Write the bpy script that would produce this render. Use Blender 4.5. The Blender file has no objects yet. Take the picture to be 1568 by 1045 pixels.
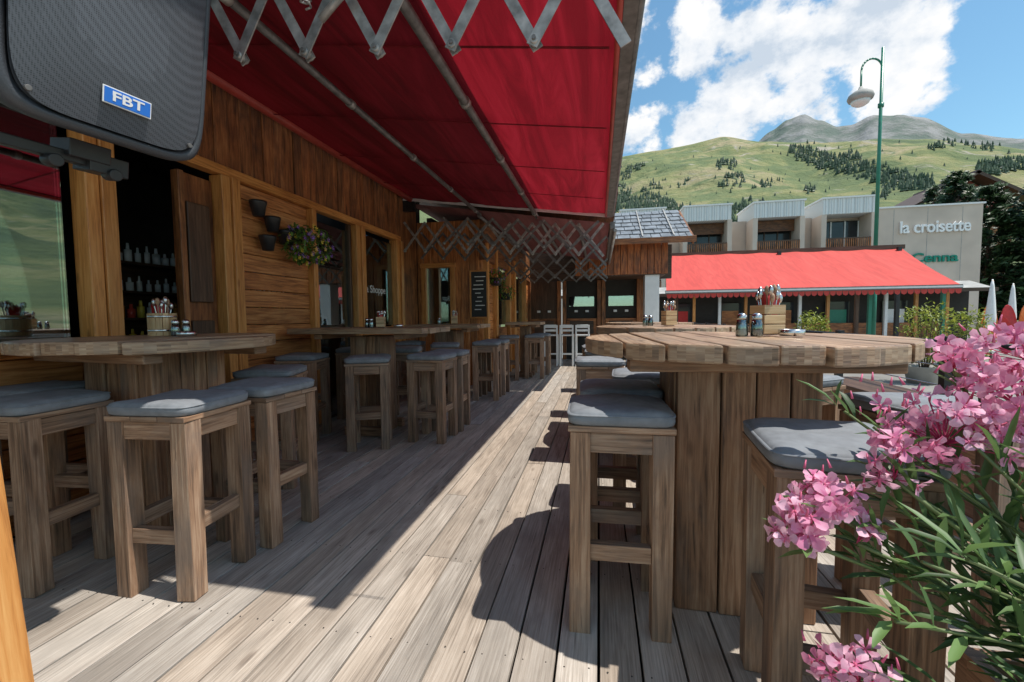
import bpy, math, random
from mathutils import Vector, Matrix, noise
random.seed(7)
R = random.random
def U(a,b): return random.uniform(a,b)
scene = bpy.context.scene
COL = scene.collection

# ------------------------------------------------------------------ materials
def newmat(name):
    m = bpy.data.materials.new(name); m.use_nodes = True
    nt = m.node_tree; b = nt.nodes['Principled BSDF']
    return m, nt, b
def N(nt, t, **kw):
    n = nt.nodes.new(t)
    for k, v in kw.items(): setattr(n, k, v)
    return n
def ramp(nt, stops):
    r = N(nt, 'ShaderNodeValToRGB'); cr = r.color_ramp
    cr.elements[0].position = stops[0][0]; cr.elements[0].color = (*stops[0][1], 1)
    cr.elements[1].position = stops[-1][0]; cr.elements[1].color = (*stops[-1][1], 1)
    for p, c in stops[1:-1]:
        e = cr.elements.new(p); e.color = (*c, 1)
    return r
def mixc(nt, bt, fac, a, b):
    m = N(nt, 'ShaderNodeMix', data_type='RGBA', blend_type=bt)
    for sock, v in ((m.inputs[0], fac), (m.inputs[6], a), (m.inputs[7], b)):
        if isinstance(v, (int, float)): sock.default_value = v
        elif isinstance(v, tuple): sock.default_value = (*v, 1)
        else: nt.links.new(v, sock)
    return m.outputs[2]
def wood(name, dark, mid, light, rough=0.6, gs=26, tintamt=0.8, stain=None, bump=0.25, stf=(0.46,0.66), knots=0.7, cracks=0.0):
    m, nt, b = newmat(name); L = nt.links.new
    uv = N(nt, 'ShaderNodeUVMap', uv_map='UVMap')
    def nz(sx, sy, sc, det, dist=0):
        mp = N(nt, 'ShaderNodeMapping'); mp.inputs['Scale'].default_value = (sx, sy, 1)
        L(uv.outputs[0], mp.inputs[0])
        n = N(nt, 'ShaderNodeTexNoise'); n.inputs['Scale'].default_value = sc
        n.inputs['Detail'].default_value = det; n.inputs['Distortion'].default_value = dist
        n.inputs['Roughness'].default_value = 0.62
        L(mp.outputs[0], n.inputs['Vector']); return n
    fine = nz(1.6, gs*2.2, 2.0, 8, 0.6)
    big = nz(1.0, 6.0, 1.4, 4, 1.2)
    r1 = ramp(nt, [(0.36, dark), (0.5, mid), (0.65, light)])
    ad = N(nt, 'ShaderNodeMath', operation='MULTIPLY_ADD'); L(fine.outputs[0], ad.inputs[0]); ad.inputs[1].default_value = 0.60
    mu = N(nt, 'ShaderNodeMath', operation='MULTIPLY'); L(big.outputs[0], mu.inputs[0]); mu.inputs[1].default_value = 0.40
    L(mu.outputs[0], ad.inputs[2]); L(ad.outputs[0], r1.inputs[0])
    col = r1.outputs[0]
    mp = N(nt, 'ShaderNodeMapping'); mp.inputs['Scale'].default_value = (2.2, 6.5, 1); L(uv.outputs[0], mp.inputs[0])
    vo = N(nt, 'ShaderNodeTexVoronoi'); vo.inputs['Scale'].default_value = 1.0; L(mp.outputs[0], vo.inputs['Vector'])
    kr = ramp(nt, [(0.05, (0.25, 0.2, 0.17)), (0.12, (1, 1, 1))]); L(vo.outputs[0], kr.inputs[0])
    col = mixc(nt, 'MULTIPLY', knots, col, kr.outputs[0])
    if cracks:
        ck = nz(0.9, 16.0, 3.1, 5, 0.3); c2_ = ramp(nt, [(0.285, (0.18,0.14,0.11)), (0.34, (1,1,1))]); L(ck.outputs[0], c2_.inputs[0])
        col = mixc(nt, 'MULTIPLY', cracks, col, c2_.outputs[0])
    if stain:
        st = nz(1.3, 2.3, 1.7, 6, 0.4); sr = ramp(nt, [(stf[0], (0, 0, 0)), (stf[1], (1, 1, 1))]); L(st.outputs[0], sr.inputs[0])
        s2 = mixc(nt, 'MIX', 0.35, stain, col)
        col = mixc(nt, 'MIX', sr.outputs[0], col, s2)
    at = N(nt, 'ShaderNodeAttribute', attribute_name='tint')
    col = mixc(nt, 'MULTIPLY', tintamt, col, at.outputs[0])
    L(col, b.inputs['Base Color'])
    b.inputs['Roughness'].default_value = rough
    bp = N(nt, 'ShaderNodeBump'); bp.inputs['Strength'].default_value = bump; bp.inputs['Distance'].default_value = 0.004
    L(fine.outputs[0], bp.inputs['Height']); L(bp.outputs[0], b.inputs['Normal'])
    return m
def plain(name, col, rough=0.5, metal=0.0, var=0.15, sc=8, bump=0.0, spec=0.5):
    m, nt, b = newmat(name); L = nt.links.new
    tc = N(nt, 'ShaderNodeTexCoord'); n = N(nt, 'ShaderNodeTexNoise')
    n.inputs['Scale'].default_value = sc; n.inputs['Detail'].default_value = 6
    L(tc.outputs['Object'], n.inputs['Vector'])
    lo = tuple(c*(1-var) for c in col); hi = tuple(min(1, c*(1+var)) for c in col)
    r = ramp(nt, [(0.3, lo), (0.7, hi)]); L(n.outputs[0], r.inputs[0]); L(r.outputs[0], b.inputs['Base Color'])
    b.inputs['Roughness'].default_value = rough; b.inputs['Metallic'].default_value = metal
    b.inputs['Specular IOR Level'].default_value = spec
    if bump:
        bp = N(nt, 'ShaderNodeBump'); bp.inputs['Strength'].default_value = bump; bp.inputs['Distance'].default_value = 0.01
        L(n.outputs[0], bp.inputs['Height']); L(bp.outputs[0], b.inputs['Normal'])
    return m
def leafmat(name, a, c, trans=0.3):
    m, nt, b = newmat(name); L = nt.links.new
    at = N(nt, 'ShaderNodeAttribute', attribute_name='tint')
    r = ramp(nt, [(0.55, a), (1.0, c)]); L(at.outputs['Fac'], r.inputs[0]); L(r.outputs[0], b.inputs['Base Color'])
    b.inputs['Roughness'].default_value = 0.5
    if trans>0:
        t = N(nt, 'ShaderNodeBsdfTranslucent'); L(r.outputs[0], t.inputs[0])
        mx = N(nt, 'ShaderNodeMixShader'); mx.inputs[0].default_value = trans
        L(b.outputs[0], mx.inputs[1]); L(t.outputs[0], mx.inputs[2])
        L(mx.outputs[0], nt.nodes['Material Output'].inputs[0])
    return m
def glassmat(name, refl=0.3, base=0.0, tint=(0.75,0.85,0.85)):
    m, nt, b = newmat(name); L = nt.links.new
    t = N(nt, 'ShaderNodeBsdfTransparent'); t.inputs[0].default_value = (*tint, 1)
    g = N(nt, 'ShaderNodeBsdfGlossy'); g.inputs['Roughness'].default_value = 0.015; g.inputs[0].default_value = (0.85,0.97,1,1)
    lw = N(nt, 'ShaderNodeLayerWeight'); lw.inputs[0].default_value = refl
    ad = N(nt, 'ShaderNodeMath', operation='MULTIPLY_ADD', use_clamp=True); L(lw.outputs[0], ad.inputs[0]); ad.inputs[1].default_value = 1-base; ad.inputs[2].default_value = base
    mx = N(nt, 'ShaderNodeMixShader'); L(ad.outputs[0], mx.inputs[0]); L(t.outputs[0], mx.inputs[1]); L(g.outputs[0], mx.inputs[2])
    L(mx.outputs[0], nt.nodes['Material Output'].inputs[0]); return m
def fabric(name, col, trans, rough=0.8, wr=1.0, var=0.2):
    m, nt, b = newmat(name); L = nt.links.new
    tc = N(nt, 'ShaderNodeTexCoord')
    mp = N(nt, 'ShaderNodeMapping'); mp.inputs['Scale'].default_value = (3.0, 0.30, 1); L(tc.outputs['Object'], mp.inputs[0])
    n = N(nt, 'ShaderNodeTexNoise'); n.inputs['Scale'].default_value = 2.2; n.inputs['Detail'].default_value = 8; n.inputs['Distortion'].default_value = 0.9; n.inputs['Roughness'].default_value=.6
    L(mp.outputs[0], n.inputs['Vector'])
    lo = tuple(c*(1-var) for c in col); hi = (min(1,col[0]*(1+var)), col[1]*(1+2.2*var), col[2]*(1+1.8*var))
    r = ramp(nt, [(0.38, lo), (0.52, col), (0.68, hi)]); L(n.outputs[0], r.inputs[0])
    L(r.outputs[0], b.inputs['Base Color']); b.inputs['Roughness'].default_value = rough
    t = N(nt, 'ShaderNodeBsdfTranslucent'); L(r.outputs[0], t.inputs[0])
    if wr>0:
        bp = N(nt, 'ShaderNodeBump'); bp.inputs['Strength'].default_value = 0.5*wr; bp.inputs['Distance'].default_value = 0.03
        L(n.outputs[0], bp.inputs['Height']); L(bp.outputs[0], b.inputs['Normal'])
    mx = N(nt, 'ShaderNodeMixShader'); mx.inputs[0].default_value = trans
    L(b.outputs[0], mx.inputs[1]); L(t.outputs[0], mx.inputs[2]); L(mx.outputs[0], nt.nodes['Material Output'].inputs[0])
    return m

M = {}
M['deck'] = wood('deck_wood', (0.255,0.215,0.18), (0.50,0.435,0.37), (0.70,0.63,0.555), 0.78, 30, 1.0, stain=(0.35,0.31,0.27), bump=.5, knots=.55, cracks=.6)
M['stool'] = wood('stool_wood', (0.10,0.06,0.038), (0.36,0.21,0.125), (0.58,0.40,0.27), 0.62, 18, 0.9, stain=(0.20,0.155,0.125), stf=(.49,.66), bump=.55, cracks=.8)
M['table'] = wood('table_wood', (0.105,0.052,0.028), (0.35,0.18,0.095), (0.55,0.335,0.20), 0.55, 15, 0.9, stain=(0.19,0.14,0.11), stf=(.50,.68), bump=.55, cracks=.8)
M['ttop'] = wood('table_top_wood', (0.15,0.085,0.05), (0.44,0.28,0.17), (0.64,0.47,0.32), 0.4, 16, 0.8, stain=(0.27,0.205,0.16), stf=(.48,.68), bump=.45, cracks=.7)
M['wall'] = wood('wall_wood', (0.20,0.06,0.018), (0.60,0.22,0.065), (0.84,0.40,0.15), 0.45, 11, 0.8, stain=(0.22,0.09,0.04), stf=(.52,.72), bump=.5)
M['wallv'] = wood('wall_vertical_wood', (0.08,0.028,0.010), (0.38,0.135,0.042), (0.64,0.28,0.10), 0.55, 8, 1.0, stain=(0.07,0.037,0.022), stf=(.47,.66), bump=.5)
M['frame'] = wood('frame_wood', (0.36,0.125,0.03), (0.66,0.28,0.075), (0.80,0.41,0.14), 0.4, 16, 0.6, knots=.6)
M['dwood'] = wood('dark_wood', (0.03,0.018,0.012), (0.09,0.045,0.025), (0.15,0.085,0.05), 0.5, 16, 0.6)
M['cush'] = plain('cushion_fabric', (0.205,0.22,0.24), 0.75, var=0.14, sc=25, bump=0.2)
M['blackm'] = plain('black_metal', (0.02,0.02,0.022), 0.4)
M['nail'] = plain('nail_head', (0.09,0.08,0.07), 0.5, 0.6)
M['alu'] = plain('weathered_aluminium', (0.36,0.345,0.33), 0.45, 0.5, var=0.45, sc=18)
M['dalu'] = plain('dull_grey_metal', (0.17,0.16,0.155), 0.45, 0.4, var=0.35, sc=15)
M['redbar'] = plain('red_painted_tube', (0.42,0.06,0.045), 0.4)
M['glass'] = glassmat('window_glass', 0.55, .08)
M['mglass'] = glassmat('reflective_window_glass', 0.5, .28)
M['dglass'] = plain('dark_window_glass', (0.03,0.035,0.04), 0.12, 0.0, var=.3, sc=1)
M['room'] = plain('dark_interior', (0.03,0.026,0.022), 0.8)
M['white'] = plain('white_paint', (0.78,0.78,0.77), 0.5, var=0.05)
M['green'] = plain('green_pole_paint', (0.02,0.20,0.13), 0.35, var=0.1)
M['red'] = plain('red_plastic', (0.55,0.03,0.03), 0.4)
M['orange'] = plain('orange_plastic', (0.75,0.18,0.03), 0.35)
M['steel'] = plain('steel', (0.6,0.6,0.6), 0.25, 1.0)
M['grey'] = plain('grey_stone', (0.36,0.35,0.33), 0.8, var=0.25, sc=3)

# ------------------------------------------------------------------ mesh builder
class MB:
    def __init__(s):
        s.v=[]; s.f=[]; s.m=[]; s.uv=[]; s.t=[]; s.sm=[]; s.mats=[]
    def mi(s, mat):
        if mat not in s.mats: s.mats.append(mat)
        return s.mats.index(mat)
    def face(s, idx, mat, uvs=None, tint=1.0, smooth=False):
        s.f.append(idx); s.m.append(s.mi(mat)); s.sm.append(smooth)
        if uvs is None: uvs=[(s.v[i][0], s.v[i][1]+s.v[i][2]) for i in idx]
        s.uv.extend(uvs)
        c = tint if isinstance(tint, tuple) else (tint,tint,tint)
        s.t.extend([c]*len(idx))
    def box(s, c, sz, mat, rot=None, tint=None, jit=0.0, ax=None, taper=1.0):
        hx,hy,hz_=[a/2 for a in sz]; b=len(s.v); c=Vector(c)
        loc=[Vector((x*(1 if z>0 else taper),y*(1 if z>0 else taper),z)) for z in (-hz_,hz_) for y in (-hy,hy) for x in (-hx,hx)]
        if rot is None: Rm=Matrix.Identity(3)
        elif isinstance(rot,(int,float)): Rm=Matrix.Rotation(rot,3,'Z')
        else: Rm=rot
        for p in loc:
            q=p+Vector((U(-jit,jit),U(-jit,jit),U(-jit,jit))) if jit else p
            s.v.append(tuple(c+Rm@q))
        if tint is None:
            k=U(0.62,1.0); w=U(-0.06,0.06); tint=(k*(1+w),k,k*(1-w))
        if ax is None: ax=max(range(3),key=lambda i:sz[i])
        ou,ov=U(0,50),U(0,50)
        for idx,na in (((0,2,3,1),2),((4,5,7,6),2),((0,1,5,4),1),((2,6,7,3),1),((0,4,6,2),0),((1,3,7,5),0)):
            rest=[i for i in range(3) if i!=na]
            if ax in rest: ua=ax; va=[i for i in rest if i!=ax][0]
            else: ua,va=rest
            s.face([b+i for i in idx],mat,[(loc[i][ua]+ou,loc[i][va]+ov+na*0.37) for i in idx],tint)
    def cyl(s,p0,p1,r0,mat,r1=None,n=12,caps=True,tint=1.0,smooth=True):
        p0=Vector(p0);p1=Vector(p1); r1=r0 if r1 is None else r1
        d=(p1-p0); Ln=d.length; d=d/Ln
        a=d.orthogonal().normalized(); bb=d.cross(a); b=len(s.v); ou=U(0,20)
        for p,r in ((p0,r0),(p1,r1)):
            for i in range(n):
                t=2*math.pi*i/n; s.v.append(tuple(p+a*r*math.cos(t)+bb*r*math.sin(t)))
        for i in range(n):
            j=(i+1)%n
            s.face([b+i,b+j,b+n+j,b+n+i],mat,[(ou,i*.02),(ou,(i+1)*.02),(ou+Ln,(i+1)*.02),(ou+Ln,i*.02)],tint,smooth)
        if caps:
            s.face([b+i for i in reversed(range(n))],mat,None,tint); s.face([b+n+i for i in range(n)],mat,None,tint)
    def tube(s,pts,r,mat,n=8,tint=1.0):
        for a,b in zip(pts[:-1],pts[1:]):
            if (Vector(a)-Vector(b)).length>1e-5: s.cyl(a,b,r,mat,n=n,caps=True,tint=tint)
    def rings(s,c,prof,mat,n=24,tint=1.0,sq=0,smooth=True,axes=None):
        b=len(s.v); c=Vector(c)
        for (r,z) in prof:
            for i in range(n):
                t=2*math.pi*i/n; ct,st=math.cos(t),math.sin(t)
                if sq:
                    e=2.0/sq; x=r*math.copysign(abs(ct)**e,ct); y=r*math.copysign(abs(st)**e,st)
                else: x,y=r*ct,r*st
                p=Vector((x,y,z))
                if axes is not None: p=axes@p
                s.v.append(tuple(c+p))
        for k in range(len(prof)-1):
            for i in range(n):
                j=(i+1)%n; a=b+k*n
                s.face([a+i,a+j,a+n+j,a+n+i],mat,None,tint,smooth)
        s.face([b+i for i in reversed(range(n))],mat,None,tint,smooth)
        s.face([b+(len(prof)-1)*n+i for i in range(n)],mat,None,tint,smooth)
    def quad(s,pts,mat,tint=1.0,uvs=None,smooth=False):
        b=len(s.v); s.v.extend([tuple(p) for p in pts]); s.face(list(range(b,b+len(pts))),mat,uvs,tint,smooth)
    def prism(s,poly,z0,z1,mat,tint=None):
        b=len(s.v); n=len(poly)
        if tint is None:
            k=U(0.66,1.0); tint=(k,k,k)
        ou,ov=U(0,50),U(0,50)
        for z in (z0,z1):
            for p in poly: s.v.append((p[0],p[1],z))
        s.face([b+i for i in reversed(range(n))],mat,[(poly[i][1]+ou,poly[i][0]+ov) for i in reversed(range(n))],tint)
        s.face([b+n+i for i in range(n)],mat,[(poly[i][1]+ou,poly[i][0]+ov) for i in range(n)],tint)
        for i in range(n):
            j=(i+1)%n; l=math.hypot(poly[i][0]-poly[j][0],poly[i][1]-poly[j][1])
            s.face([b+i,b+j,b+n+j,b+n+i],mat,[(ou+i*.3,ov),(ou+i*.3+l,ov),(ou+i*.3+l,ov+z1-z0),(ou+i*.3,ov+z1-z0)],tint)
    def mesh(s,name):
        me=bpy.data.meshes.new(name); me.from_pydata(s.v,[],s.f)
        for mt in s.mats: me.materials.append(mt)
        me.polygons.foreach_set('material_index',s.m)
        me.polygons.foreach_set('use_smooth',s.sm)
        ul=me.uv_layers.new(name='UVMap'); ul.data.foreach_set('uv',[c for p in s.uv for c in p])
        ca=me.color_attributes.new('tint','FLOAT_COLOR','CORNER')
        ca.data.foreach_set('color',[x for c in s.t for x in (c[0],c[1],c[2],1.0)])
        me.update(); return me
    def obj(s,name,bevel=0,parent=None,loc=(0,0,0),rotz=0,seg=2):
        return place(s.mesh(name),name,bevel,parent,loc,rotz,seg)
def place(me,name,bevel=0,parent=None,loc=(0,0,0),rotz=0,seg=2):
    o=bpy.data.objects.new(name,me); COL.objects.link(o); o.location=loc; o.rotation_euler=(0,0,rotz)
    if bevel:
        md=o.modifiers.new('bevel','BEVEL'); md.width=bevel; md.segments=seg; md.limit_method='ANGLE'; md.angle_limit=math.radians(50)
    if parent: o.parent=parent
    return o
def empty(name,loc=(0,0,0)):
    o=bpy.data.objects.new(name,None); COL.objects.link(o); o.location=loc; return o

# ------------------------------------------------------------------ camera
cam=bpy.data.cameras.new('camera'); co=bpy.data.objects.new('camera',cam); COL.objects.link(co)
cam.sensor_width=36; cam.lens=14.92; cam.clip_start=0.02; cam.clip_end=20000
co.matrix_world=Matrix.Translation((0,0,1.2))@Matrix.Rotation(math.radians(11.6),4,'Z')@Matrix.Rotation(math.radians(90-3.2),4,'X')@Matrix.Rotation(-0.010,4,'Z')
scene.camera=co

# ------------------------------------------------------------------ light + sky
SUNV=Vector((0.47,-0.02,1)).normalized()
sl=bpy.data.lights.new('sun','SUN'); sl.energy=5.0; sl.angle=math.radians(0.5); sl.color=(1,0.95,0.87)
so=bpy.data.objects.new('sun',sl); COL.objects.link(so); so.rotation_euler=SUNV.to_track_quat('Z','Y').to_euler()
w=bpy.data.worlds.new('World'); scene.world=w; w.use_nodes=True; nt=w.node_tree; L=nt.links.new
bg=nt.nodes['Background']; sky=N(nt,'ShaderNodeTexSky',sky_type='NISHITA'); sky.sun_disc=False
sky.sun_elevation=math.asin(SUNV.z); sky.sun_rotation=math.atan2(SUNV.x,SUNV.y); sky.air_density=1.25; sky.dust_density=0.4; sky.ozone_density=2.5; sky.altitude=0
L(mixc(nt,'MULTIPLY',1.0,sky.outputs[0],(0.86,1.12,1.10)),bg.inputs[0]); bg.inputs[1].default_value=0.14
tc=N(nt,'ShaderNodeTexCoord')
def wn(scale,det,rough,off=(0,0,0)):
    mp=N(nt,'ShaderNodeMapping'); mp.inputs['Location'].default_value=off; mp.inputs['Scale'].default_value=(1,1,1.25); L(tc.outputs['Generated'],mp.inputs[0])
    n=N(nt,'ShaderNodeTexNoise'); n.inputs['Scale'].default_value=scale; n.inputs['Detail'].default_value=det; n.inputs['Roughness'].default_value=rough
    L(mp.outputs[0],n.inputs['Vector']); return n.outputs[0]
blobs=[(16.5,30.0,.13),(21,26.5,.13),(26,26.8,.12),(29.5,24.3,.115),(12,29.3,.09),(16.3,24,.13),(22,22.5,.10),(4.0,22.4,.105),(5.5,27.6,.06),(3,33,.08),(17.8,34,.12),(11,21.5,.08),(60,28,.34),(75,24,.3),(-60,35,.4),(110,25,.4),(-120,30,.5),(180,35,.5)]
mask=None
for az,el,rad in blobs:
    a,e=math.radians(az),math.radians(el)
    c=(math.sin(a)*math.cos(e),math.cos(a)*math.cos(e),math.sin(e))
    vd=N(nt,'ShaderNodeVectorMath',operation='DISTANCE'); L(tc.outputs['Generated'],vd.inputs[0]); vd.inputs[1].default_value=c
    ma=N(nt,'ShaderNodeMath',operation='MULTIPLY_ADD'); L(vd.outputs['Value'],ma.inputs[0]); ma.inputs[1].default_value=-1/rad; ma.inputs[2].default_value=1.0
    if mask is None: mask=ma.outputs[0]
    else:
        mx=N(nt,'ShaderNodeMath',operation='MAXIMUM'); L(mask,mx.inputs[0]); L(ma.outputs[0],mx.inputs[1]); mask=mx.outputs[0]
cl=N(nt,'ShaderNodeMath',operation='MAXIMUM'); L(mask,cl.inputs[0]); cl.inputs[1].default_value=-0.35
n1=wn(8,12,0.60)
dn=N(nt,'ShaderNodeMath',operation='MULTIPLY_ADD'); L(n1,dn.inputs[0]); dn.inputs[1].default_value=2.9; L(cl.outputs[0],dn.inputs[2])
mr=N(nt,'ShaderNodeMapRange',interpolation_type='SMOOTHSTEP'); L(dn.outputs[0],mr.inputs[0]); mr.inputs[1].default_value=1.74; mr.inputs[2].default_value=2.05
n2=wn(9,8,0.6,(0.3,0.1,0.12))
cr=ramp(nt,[(0.38,(0.60,0.69,0.80)),(0.48,(0.86,0.90,0.95)),(0.57,(1,1,1))]); L(n2,cr.inputs[0])
bc=N(nt,'ShaderNodeBackground'); L(cr.outputs[0],bc.inputs[0]); bc.inputs[1].default_value=1.02
ms=N(nt,'ShaderNodeMixShader'); L(mr.outputs[0],ms.inputs[0]); L(bg.outputs[0],ms.inputs[1]); L(bc.outputs[0],ms.inputs[2])
L(ms.outputs[0],nt.nodes['World Output'].inputs[0])
scene.view_settings.view_transform='Standard'; scene.view_settings.look='None'; scene.view_settings.exposure=0

# ------------------------------------------------------------------ ground
asph=plain('paving',(0.24,0.23,0.21),0.9,var=0.25,sc=0.8,bump=0.2)
mb=MB(); mb.quad([(-4000,-4000,-0.5),(4000,-4000,-0.5),(4000,4000,-0.5),(-4000,4000,-0.5)],plain('ground_grass',(0.10,0.13,0.045),0.9,sc=0.05)); mb.obj('ground')
mb=MB(); mb.quad([(-30,-30,-0.496),(60,-30,-0.496),(60,60,-0.496),(-30,60,-0.496)],asph); mb.obj('paved_square')

# ------------------------------------------------------------------ deck
mb=MB(); bw=0.145; x=-3.2+0.01
while x<2.75:
    y=-2.0-U(0,2)
    k0=U(0.72,1.0)
    while y<12.2:
        l=U(2.8,4.4); y1=min(y+l,12.3)
        k=k0*U(0.84,1.05); w_=U(-0.03,0.07)
        mb.box((x+bw/2+U(-.001,.001),(y+y1)/2,-0.014+U(-0.0025,0.0025)),(bw-0.009,y1-y-0.004,0.028),M['deck'],tint=(k*(1+w_),k,k*(1-w_)),ax=1)
        y=y1
    x+=bw
for i in range(41):
    xx=-3.19+i*bw
    for j in range(22):
        yy=0.3+j*0.55
        for o in (0.03,bw-0.035):
            mb.box((xx+o+U(-.003,.003),yy+U(-.006,.006),0.002),(0.006,0.006,0.003),M['nail'],tint=1.0)
mb.box((-0.2,5,-0.30),(6.2,15,0.38),M['room'],tint=1.0)
mb.obj('wooden_deck',bevel=0.003,seg=1)

# ------------------------------------------------------------------ chalet (left building)
XW=-3.2
mb=MB()
def hplanks(x,y0,y1,z0,z1,h=0.165,mat='wall'):
    z=z0
    while z<z1-0.01:
        zz=min(z+h,z1)
        mb.box((x-0.03+U(-.002,.002),(y0+y1)/2,(z+zz)/2),(0.05,y1-y0,zz-z-0.006),M[mat],rot=Matrix.Rotation(0.07,3,'Y'))
        z=zz
def vplanks(x,y0,y1,z0,z1,wd=0.14,mat='wallv',axis='y'):
    y=y0
    while y<y1-0.01:
        w_=wd*U(0.8,1.2); yy=min(y+w_,y1); pr=U(0.0,0.018)
        if axis=='y': mb.box((x-0.03+pr,(y+yy)/2,(z0+z1)/2),(0.04,yy-y-0.005,z1-z0+U(0,.01)),M[mat])
        else: mb.box(((y+yy)/2,x+0.03-pr,(z0+z1)/2),(yy-y-0.005,0.04,z1-z0),M[mat])
        y=yy
DT=2.45
vplanks(XW,-1.5,6.45,DT+0.07,3.35)
mb.box((XW+0.01,2.475,DT+0.03),(0.10,7.95,0.08),M['frame'])
hplanks(XW,-1.5,2.08,0.0,1.02); mb.box((XW+0.02,0.29,1.05),(0.16,3.58,0.05),M['frame'])
mb.box((XW-0.03,0.29,1.76),(0.012,3.5,1.36),M['mglass'],tint=1.0)
mb.box((XW-0.02,0.6,1.76),(0.07,0.08,1.36),M['frame'])
def post(y0,y1,z0=0,z1=DT-0.012,m='frame',d=0.13,xo=0.0): mb.box((XW+xo,(y0+y1)/2,(z0+z1)/2),(d,y1-y0-0.004,z1-z0),M[m],ax=2)
post(2.10,2.18,xo=.01); post(2.18,2.27,xo=0.03,d=0.12)
post(3.10,3.19); post(3.19,3.28,xo=0.02)
mb.box((XW-0.06,2.94,1.2),(0.05,0.32,2.36),M['wallv'],tint=(0.6,0.55,0.5)); mb.box((XW-0.03,2.80,1.2),(0.05,0.05,2.36),M['wallv'])
mb.box((XW-0.02,2.94,0.75),(0.03,0.2,0.9),M['dwood']); mb.box((XW-0.02,2.94,1.75),(0.03,0.2,0.8),M['dwood'])
hplanks(XW,3.28,4.26,0.0,DT-0.012)
post(4.26,4.34); 
mb.box((XW-0.05,4.74,1.2),(0.012,0.76,2.3),M['glass'],tint=1.0); post(4.34,4.40,m='dwood',d=0.06,xo=-0.04); post(5.09,5.14,m='dwood',d=0.06,xo=-0.04)
post(5.14,5.24); post(5.24,5.34,xo=0.02)
mb.box((XW-0.03,5.81,1.74),(0.012,0.92,1.28),M['glass'],tint=1.0); mb.box((XW+0.02,5.81,1.05),(0.14,0.94,0.06),M['frame'])
hplanks(XW,5.34,6.28,0,1.02)
post(6.28,6.38); post(6.38,6.47,xo=0.03,m='frame')
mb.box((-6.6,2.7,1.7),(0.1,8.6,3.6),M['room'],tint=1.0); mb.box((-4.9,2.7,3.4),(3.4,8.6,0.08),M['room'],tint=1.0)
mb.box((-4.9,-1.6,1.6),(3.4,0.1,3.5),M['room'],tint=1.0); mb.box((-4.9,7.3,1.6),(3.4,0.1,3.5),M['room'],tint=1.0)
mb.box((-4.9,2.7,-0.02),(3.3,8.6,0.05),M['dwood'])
YF=7.2
mb.box((-3.23,6.83,1.6),(0.06,0.7,3.3),M['wallv'])
def vp2(x0,x1,z0,z1,mat='wall'): vplanks(YF,x0,x1,z0,z1,0.13,mat,'x')
vp2(-3.2,-3.08,0,2.9); vp2(-2.52,-1.98,0,2.9); vp2(-3.08,-2.52,0,1.0); vp2(-3.08,-2.52,2.1,2.9)
for x_ in (-3.07,-2.53): mb.box((x_,YF-0.01,1.55),(0.09,0.08,1.2),M['frame'])
for z_ in (0.98,2.13): mb.box((-2.8,YF-0.012,z_),(0.66,0.09,0.08),M['frame'])
mb.box((-2.8,YF+0.03,1.55),(0.5,0.012,1.1),M['mglass'],tint=1.0)
XS=-1.98
for (a,b) in ((7.25,7.9),(9.2,9.7),(11.2,12.0)): 
    z=0
    while z<2.2:
        mb.box((XS-0.03,(a+b)/2,z+0.08),(0.05,b-a,0.155),M['wall']); z+=0.163
for y_ in (7.27,7.95,9.15,9.75,11.15): mb.box((XS+0.02,y_,1.25),(0.12,0.12,2.5),M['frame'],ax=2)
mb.box((XS,9.6,2.35),(0.10,4.9,0.30),M['wallv'])
mb.box((XS,9.6,2.75),(0.08,4.9,0.5),M['wallv'])
for (a,b) in ((7.95,9.15),(9.75,11.15)):
    mb.box((XS-0.02,(a+b)/2,0.5),(0.05,b-a-0.1,1.0),M['wall']); mb.box((XS-0.02,(a+b)/2,1.6),(0.012,b-a-0.1,1.1),M['glass'],tint=1.0)
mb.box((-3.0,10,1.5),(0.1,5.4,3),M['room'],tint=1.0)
mb.box((-0.2,12.1,2.65),(4.2,0.1,0.9),M['dwood'])
mb.box((-1.5,12.05,1.1),(0.9,0.08,2.2),M['dwood'])
for x_ in (-1.95,-1.1,-0.95,0.0,0.12,1.05): mb.box((x_,12.0,1.1),(0.10,0.12,2.2),M['wallv'],ax=2)
for x0,x1 in ((-1.9,-1.15),(-0.9,-0.05),(0.17,1.0)):
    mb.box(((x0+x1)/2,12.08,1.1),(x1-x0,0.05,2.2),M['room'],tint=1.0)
    mb.box(((x0+x1)/2,12.035,1.62),(x1-x0-0.16,0.01,0.28),M['mglass'],tint=1.0)
    mb.box(((x0+x1)/2,12.0,0.9),(x1-x0-0.02,0.03,0.5),M['wallv'])
    mb.box(((x0+x1)/2,11.985,0.9),(x1-x0-0.2,0.02,0.36),M['dwood'])
    for q in (-.15,.15): mb.box(((x0+x1)/2+q,11.97,1.35),(0.09,0.02,0.06),M['white'],tint=0.7)
mb.box((1.28,11.2,0.95),(0.34,0.4,2.9),M['white'],tint=0.9)
fx=-0.6
while fx<1.55:
    mb.box((fx+0.08,10.95,2.62),(0.15,0.04,0.78),M['wallv'],tint=(1,0.8,0.7)); fx+=0.16
mb.box((0.5,11.5,2.24),(2.2,1.1,0.06),M['dwood'])
mb.box((0.5,10.9,3.03),(2.3,0.1,0.10),M['frame'])
slate=plain('slate_sheet_roof',(0.20,0.22,0.24),0.5,0.0,var=0.4,sc=6)
th=math.atan2(1.05,1.9); Rx=Matrix.Rotation(th,3,'X')
Ln=math.hypot(1.05,1.9); RZ=3.53
rows=7
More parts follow.
